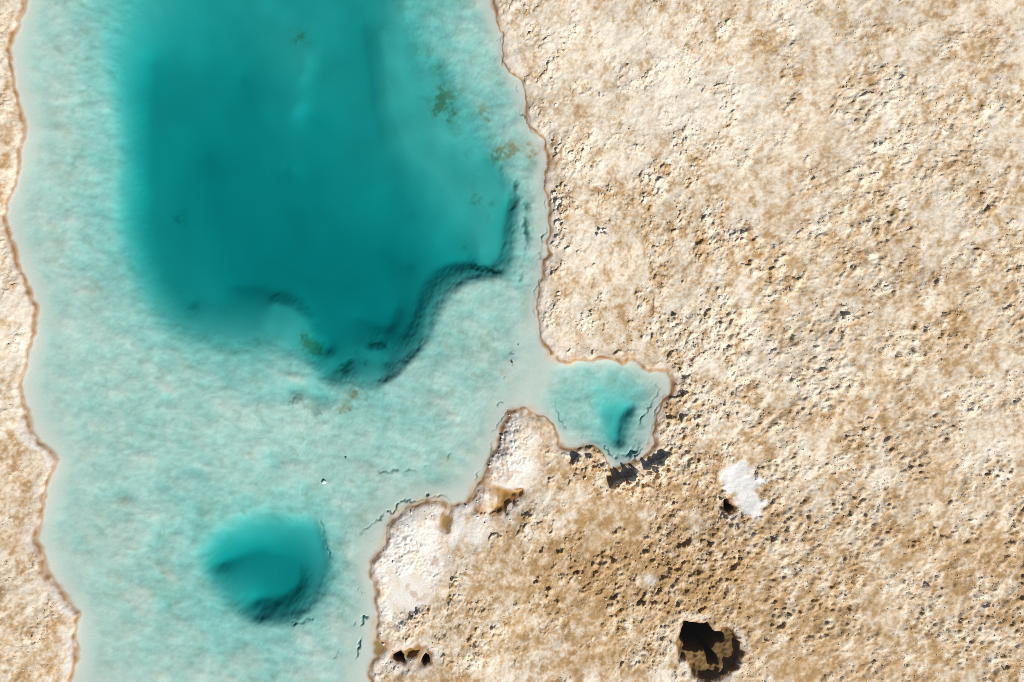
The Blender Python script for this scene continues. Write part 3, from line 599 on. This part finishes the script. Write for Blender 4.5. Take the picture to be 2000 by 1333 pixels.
# ------------------------------------------------------------------ loose pieces
def stone_material(name, c1, c2):
    m, t, b = mat(name)
    oi = t.nodes.new('ShaderNodeObjectInfo'); tc = t.nodes.new('ShaderNodeTexCoord')
    n = t.nodes.new('ShaderNodeTexNoise'); n.inputs['Scale'].default_value = 4; n.inputs['Detail'].default_value = 6
    t.links.new(tc.outputs['Object'], n.inputs['Vector'])
    ad = t.nodes.new('ShaderNodeMath'); ad.operation = 'ADD'; sb = t.nodes.new('ShaderNodeMath'); sb.operation = 'MULTIPLY_ADD'
    sb.inputs[1].default_value = .6; sb.inputs[2].default_value = -.3
    t.links.new(oi.outputs['Random'], sb.inputs[0]); t.links.new(sb.outputs[0], ad.inputs[0]); t.links.new(n.outputs['Fac'], ad.inputs[1])
    r = t.nodes.new('ShaderNodeValToRGB'); r.color_ramp.elements[0].position = .3; r.color_ramp.elements[1].position = .7
    r.color_ramp.elements[0].color = (*c1, 1); r.color_ramp.elements[1].color = (*c2, 1)
    t.links.new(ad.outputs[0], r.inputs[0]); t.links.new(r.outputs[0], b.inputs['Base Color'])
    bp = t.nodes.new('ShaderNodeBump'); bp.inputs['Strength'].default_value = .6; bp.inputs['Distance'].default_value = .02
    t.links.new(n.outputs['Fac'], bp.inputs['Height']); t.links.new(bp.outputs[0], b.inputs['Normal'])
    b.inputs['Roughness'].default_value = .9; b.inputs['Specular IOR Level'].default_value = .2
    return m
m_plate = stone_material('crust_fragment', (.62, .46, .29), (.84, .77, .66))
m_rubble = stone_material('crust_rubble', (.46, .33, .20), (.78, .67, .51))
m_salt = stone_material('white_salt', (.78, .75, .70), (.88, .87, .85))
m_brownstone = stone_material('brown_stone', (.22, .14, .07), (.42, .28, .15))

def plate_data(seed, n=8, thick=.35):
    """an irregular slab with a chipped, bevelled outline: unit radius"""
    r = random.Random(seed)
    V = []; F = []
    rad = [r.uniform(.65, 1.1) for _ in range(n)]; ang = [2*math.pi*(k+r.uniform(-.3, .3))/n for k in range(n)]
    for k in range(n): V.append((rad[k]*.85*math.cos(ang[k]), rad[k]*.7*math.sin(ang[k]), -thick*r.uniform(.8, 1.2)))
    for k in range(n): V.append((rad[k]*math.cos(ang[k]), rad[k]*.85*math.sin(ang[k]), thick*r.uniform(-.1, .4)))
    for k in range(n): V.append((rad[k]*.78*math.cos(ang[k]), rad[k]*.66*math.sin(ang[k]), thick*r.uniform(.7, 1.1)))
    V.append((r.uniform(-.2, .2), r.uniform(-.2, .2), thick*r.uniform(.9, 1.3)))
    for k in range(n):
        a = (k+1) % n
        F += [(k, a, n+a, n+k), (n+k, n+a, 2*n+a, 2*n+k), (2*n+k, 2*n+a, 3*n)]
    F.append(tuple(range(n))[::-1])
    return V, F
def mesh_from(name, VF, material):
    me = bpy.data.meshes.new(name); me.from_pydata(VF[0], [], VF[1]); me.materials.append(material); me.update(); return me
plates = [mesh_from('crust_plate', plate_data(k, random.Random(k).choice((6, 7, 8)), random.Random(k).uniform(.22, .5)), m_plate) for k in range(14)]
salts = [mesh_from('salt_slab', plate_data(50+k, 7, .4), m_salt) for k in range(5)]
def place(name, me, px, py, size, rot, label, cat, group=None, sink=.0, m=None, sc3=(1, 1, 1)):
    x, y = at(px, py, .4)
    z = float(read(Z, np.array([x]), np.array([y]))[0])
    if m is not None and me.materials[0] != m:
        me = me.copy(); me.materials.clear(); me.materials.append(m)
    o = bpy.data.objects.new(name, me); C.objects.link(o)
    o.location = (x, y, z+size*S*sink); o.rotation_euler = rot; s = size*S/2; o.scale = (s*sc3[0], s*sc3[1], s*sc3[2])
    o['label'] = label; o['category'] = cat
    if group: o['group'] = group
    return o
R = math.radians
# the white slab pile and other single stones one can point at
g = 'white slabs in the small pile on the open crust'
place('salt_slab', salts[0], 1169, 460, 10, (R(12), R(-14), R(70)), 'broad white slab, lowest on the left of the small slab pile', 'salt slab', g, .3, sc3=(1, 1, 1.1))
place('salt_slab', salts[1], 1172, 450, 10, (R(38), R(-20), R(40)), 'tilted white slab at the top of the small slab pile throwing a dark wedge shadow', 'salt slab', g, .45, sc3=(1, .7, .8))
place('salt_slab', salts[2], 1182, 449, 9, (R(8), R(8), R(5)), 'flat pale slab at the upper right of the small slab pile', 'salt slab', g, .25, sc3=(1.2, .6, .8))
place('salt_slab', salts[3], 1184, 458, 9, (R(-15), R(25), R(100)), 'white slab standing on edge, rightmost of the small slab pile', 'salt slab', g, .45, sc3=(1, .55, 1))
place('salt_slab', salts[4], 1177, 457, 6, (R(20), R(0), R(150)), 'small white piece in the middle of the small slab pile', 'salt slab', g, .4)
place('white_stone', salts[3], 1173, 184, 10, (0, R(5), R(85)), 'long white stone lying alone on the crust above the slab pile', 'stone', None, .15, sc3=(1.1, .5, .8))
place('white_stone', salts[1], 1180, 187, 5, (0, 0, R(70)), 'little white stone just right of the long white stone', 'stone', None, .2, sc3=(1, .6, .8))
place('white_stone', salts[2], 1195, 373, 9, (R(5), R(10), R(20)), 'bright white stone on tan crust between the long stone and the slab pile', 'stone', None, .15)
place('white_stone', salts[4], 1200, 384, 5, (0, R(10), R(60)), 'small white pebble just below the bright white stone', 'stone', None, .2)
place('white_stone', salts[0], 1320, 617, 8, (R(20), R(20), R(30)), 'white tipped stone with a black shadow on the right hand crust', 'stone', None, .35, sc3=(1, .7, 1.2))
place('white_stone', salts[2], 1103, 287, 9, (R(4), R(6), R(60)), 'white flake beside the long dark crack near the east bank', 'stone', None, .15, sc3=(1, .8, .7))
place('white_stone', salts[3], 1086, 206, 8, (R(4), R(6), R(10)), 'whitish chip on the crust above the east bank', 'stone', None, .12, sc3=(1, .8, .6))
place('boulder', plates[2], 1088, 293, 9, (R(8), R(-8), R(20)), 'tan crust block jutting over the brown rim of the east bank', 'boulder', None, .25)
place('boulder', plates[4], 1100, 440, 13, (R(8), R(-10), R(60)), 'large rounded tan block casting a black crescent on the east bank', 'boulder', None, .2)
place('boulder', plates[5], 1083, 378, 9, (R(8), R(-10), R(10)), 'pale block with a dark notch behind it close to the east waterline', 'boulder', None, .2)
place('boulder', plates[6], 889, 1140, 11, (R(6), R(-6), R(30)), 'round tan boulder in the broken hollow of the lower left headland', 'boulder', None, .2)
place('boulder', plates[8], 820, 1203, 13, (R(6), R(-10), R(50)), 'angular tan boulder beside the dark clefts low on the headland', 'boulder', None, .2)
place('boulder', plates[9], 809, 1212, 10, (R(6), R(-10), R(-10)), 'smaller boulder under the arched dark cleft low on the headland', 'boulder', None, .15)
place('boulder', plates[3], 1215, 951, 12, (R(12), R(-10), R(30)), 'tan block heaped just below the largest black shadow south of the small pool', 'boulder', None, .2)
place('boulder', plates[1], 1258, 941, 14, (R(10), R(-14), R(70)), 'broken tan block at the right end of the largest black shadow', 'boulder', None, .2)
place('boulder', plates[7], 1288, 914, 12, (R(10), R(-10), R(10)), 'tan block beneath the long black shadow south-east of the small pool', 'boulder', None, .2)
place('boulder', plates[10], 1130, 902, 9, (R(10), R(-12), R(10)), 'pale block below the left one of the two black notches', 'boulder', None, .2)
place('boulder', plates[11], 1154, 897, 9, (R(10), R(-12), R(40)), 'pale block below the right one of the two black notches', 'boulder', None, .2)
for px, py, s, m_, lb, nm in ((671, 898, 6, m_brownstone, 'small brown stone on the bed of the open shallows', 'sunken_stone'), (629, 946, 11, m_salt, 'pale rounded stone under the shallow water at the left', 'sunken_stone'),
                              (1000, 709, 6, m_brownstone, 'dark brown stone on the pale shelf west of the small pool', 'sunken_stone'), (1013, 674, 4, m_brownstone, 'tiny brown stone on the shelf off the headland corner', 'sunken_stone')):
    place(nm, plates[12] if s < 8 else plates[13], px, py, s, (0, 0, R(40)), lb, 'stone', None, .2, m=m_)

# crust plates lying loose: individuals
zones = [
 ((975,1140,55,330), 26, 'loose plates on the upper east bank'),
 ((1075,1140,330,690), 46, 'loose plates along the middle of the east bank'),
 ((1150,1425,60,430), 34, 'loose plates on the upper right flat'),
 ((1150,1425,470,700), 38, 'loose plates above the small pool'),
 ((1285,1400,700,900), 44, 'loose plates right of the small pool'),
 ((1110,1320,905,1010), 30, 'loose plates below the small pool'),
 ((1020,1425,1020,1210), 42, 'loose plates in the lower right'),
]
marks = [(1176,455,'white slab pile'),(1173,184,'long white stone'),(1195,373,"bright white stone"),(1320,617,"white tipped stone"),(1103,287,"long bank crack"),
         (1100,440,"large tan block"),(1070,496,"brown shoreline kink"),(1105,705,"small pool's top left"),(1225,705,"small pool's top edge"),(1311,745,"small pool's right tip"),
         (1282,840,"small pool's right shore"),(1198,919,"small pool's bottom tip"),(1300,895,'long black shadow'),(1225,935,'largest black shadow'),(1140,885,'two black notches'),(1265,1130,'round white patch'),
         (1410,950,'white salt patch'),(1385,1250,'big dark hole'),(1020,160,"upper shore bend"),(1065,285,"brown-specked shore corner"),(1195,1094,'forked dark cleft'),(1062,1070,'small peaked dark cleft'),(1275,1178,'twin dark clefts'),
         (1340,762,"dark notch"),(974,52,"shoreline top end"),(1050,600,"pale shore step")]
DIRS = ['right of', 'above and right of', 'above', 'above and left of', 'left of', 'below and left of', 'below', 'below and right of']
ORD = ['', 'second ', 'third ', 'fourth ', 'fifth ', 'sixth ', 'seventh ', 'eighth ', 'ninth ', 'tenth ', 'eleventh ', 'twelfth ', 'thirteenth ', 'fourteenth ', 'fifteenth ', 'sixteenth ', 'seventeenth ', 'eighteenth ']
zr = random.Random(5); placed = []
for (x0, x1, y0, y1), n, gp in zones:
    c = 0; tries = 0
    while c < n and tries < 4000:
        tries += 1
        px, py = zr.uniform(x0, x1), zr.uniform(y0, y1); a = at(px, py, .4)
        A = (np.array([a[0]]), np.array([a[1]]))
        if float(read(dall, *A)[0]) < .45 or float(read(rough, *A)[0]) < .45+.4*zr.random() or float(read(sal, *A)[0]) < .3: continue
        if any((px-q[0])**2+(py-q[1])**2 < 64 for q in placed): continue
        placed.append((px, py, gp)); c += 1
sect = {}
for q in placed:
    d, k = min((math.hypot(q[0]-m_[0], q[1]-m_[1]), k) for k, m_ in enumerate(marks))
    a8 = int(round(math.degrees(math.atan2(marks[k][1]-q[1], q[0]-marks[k][0]))/45)) % 8
    sect.setdefault((k, a8), []).append((d, q))
for (k, a8), L in sorted(sect.items()):
    for rank, (d, (px, py, gp)) in enumerate(sorted(L)):
        s = 4.0+5.5*zr.random()**2
        lb = ('small' if s < 5.5 else 'larger') + ' tan crust plate, ' + ORD[min(rank, 17)] + 'nearest ' + DIRS[a8] + ' the ' + marks[k][2]
        place('crust_plate', plates[zr.randrange(14)], px, py, s, (R(zr.uniform(2, 24)), R(-zr.uniform(2, 24)), R(zr.uniform(0, 360))), lb, 'crust plate', gp, zr.uniform(.0, .2), sc3=(1, zr.uniform(.6, 1), zr.uniform(.45, .9)))

def scatter(name, count, accept, size, material, label, seed, flat=.6, lift=.1):
    r = np.random.default_rng(seed)
    base = np.array([(1, 0, 0), (.2, .95, .1), (-.9, .4, -.1), (-.6, -.8, .1), (.5, -.85, 0), (.1, .1, .8), (-.2, 0, -.7)])
    tri = np.array([(0, 1, 5), (1, 2, 5), (2, 3, 5), (3, 4, 5), (4, 0, 5), (1, 0, 6), (2, 1, 6), (3, 2, 6), (4, 3, 6), (0, 4, 6)])
    X = r.uniform(X0+1, X1-1, count*8); Y = r.uniform(Y0+1, Y1-1, count*8)
    p = accept(X, Y); k = r.uniform(0, 1, len(X)) < p
    X, Y = X[k][:count], Y[k][:count]; n = len(X)
    Zp = read(Z, X, Y)
    s = size[0]+(size[1]-size[0])*r.uniform(0, 1, n)**2.5
    B = base[None]*(1+.3*r.standard_normal((n, 7, 3)).clip(-1.5, 1.5)); B[..., 2] *= flat
    th = r.uniform(0, 2*math.pi, n); c_, s_ = np.cos(th)[:, None], np.sin(th)[:, None]
    tx, ty = r.normal(0, .35, (2, n, 1))
    x = B[..., 0]*c_-B[..., 1]*s_; y = B[..., 0]*s_+B[..., 1]*c_; z = B[..., 2]+tx*x+ty*y
    V = np.stack([x, y, z], -1)*s[:, None, None]; V[..., 0] += X[:, None]; V[..., 1] += Y[:, None]; V[..., 2] += (Zp+s*lift)[:, None]
    F = tri[None]+7*np.arange(n)[:, None, None]
    o = link_mesh(name, V.reshape(-1, 3), F.reshape(-1, 3), material, smooth=False)
    o['kind'] = 'stuff'; o['label'] = label
    return o
scatter('crust_rubble', 13000, lambda X, Y: np.clip(read(rough, X, Y)-.25, 0, 1)*.8*(read(dall, X, Y) > .3)*(read(sal, X, Y) > .1), (.03, .085), m_rubble, 'small broken bits of crust scattered over the ground', 3)
def saltp(X, Y):
    d = read(dall, X, Y); PX = X/S+1000; PY = 666.5-Y/S
    zone = ((PX < 1000) & (PX > 700) & (PY > 800)).astype(float)+.10*((PX < 1110) & (PX > 960) & (PY <= 700))
    return zone*(d > .12)*np.exp(-d/.45)*np.clip(.6+read(nB, X, Y), 0, 1)
scatter('salt_crystals', 3200, saltp, (.04, .14), m_salt, 'white knobs of salt crystals along the brown waterline', 4, .8, .25)
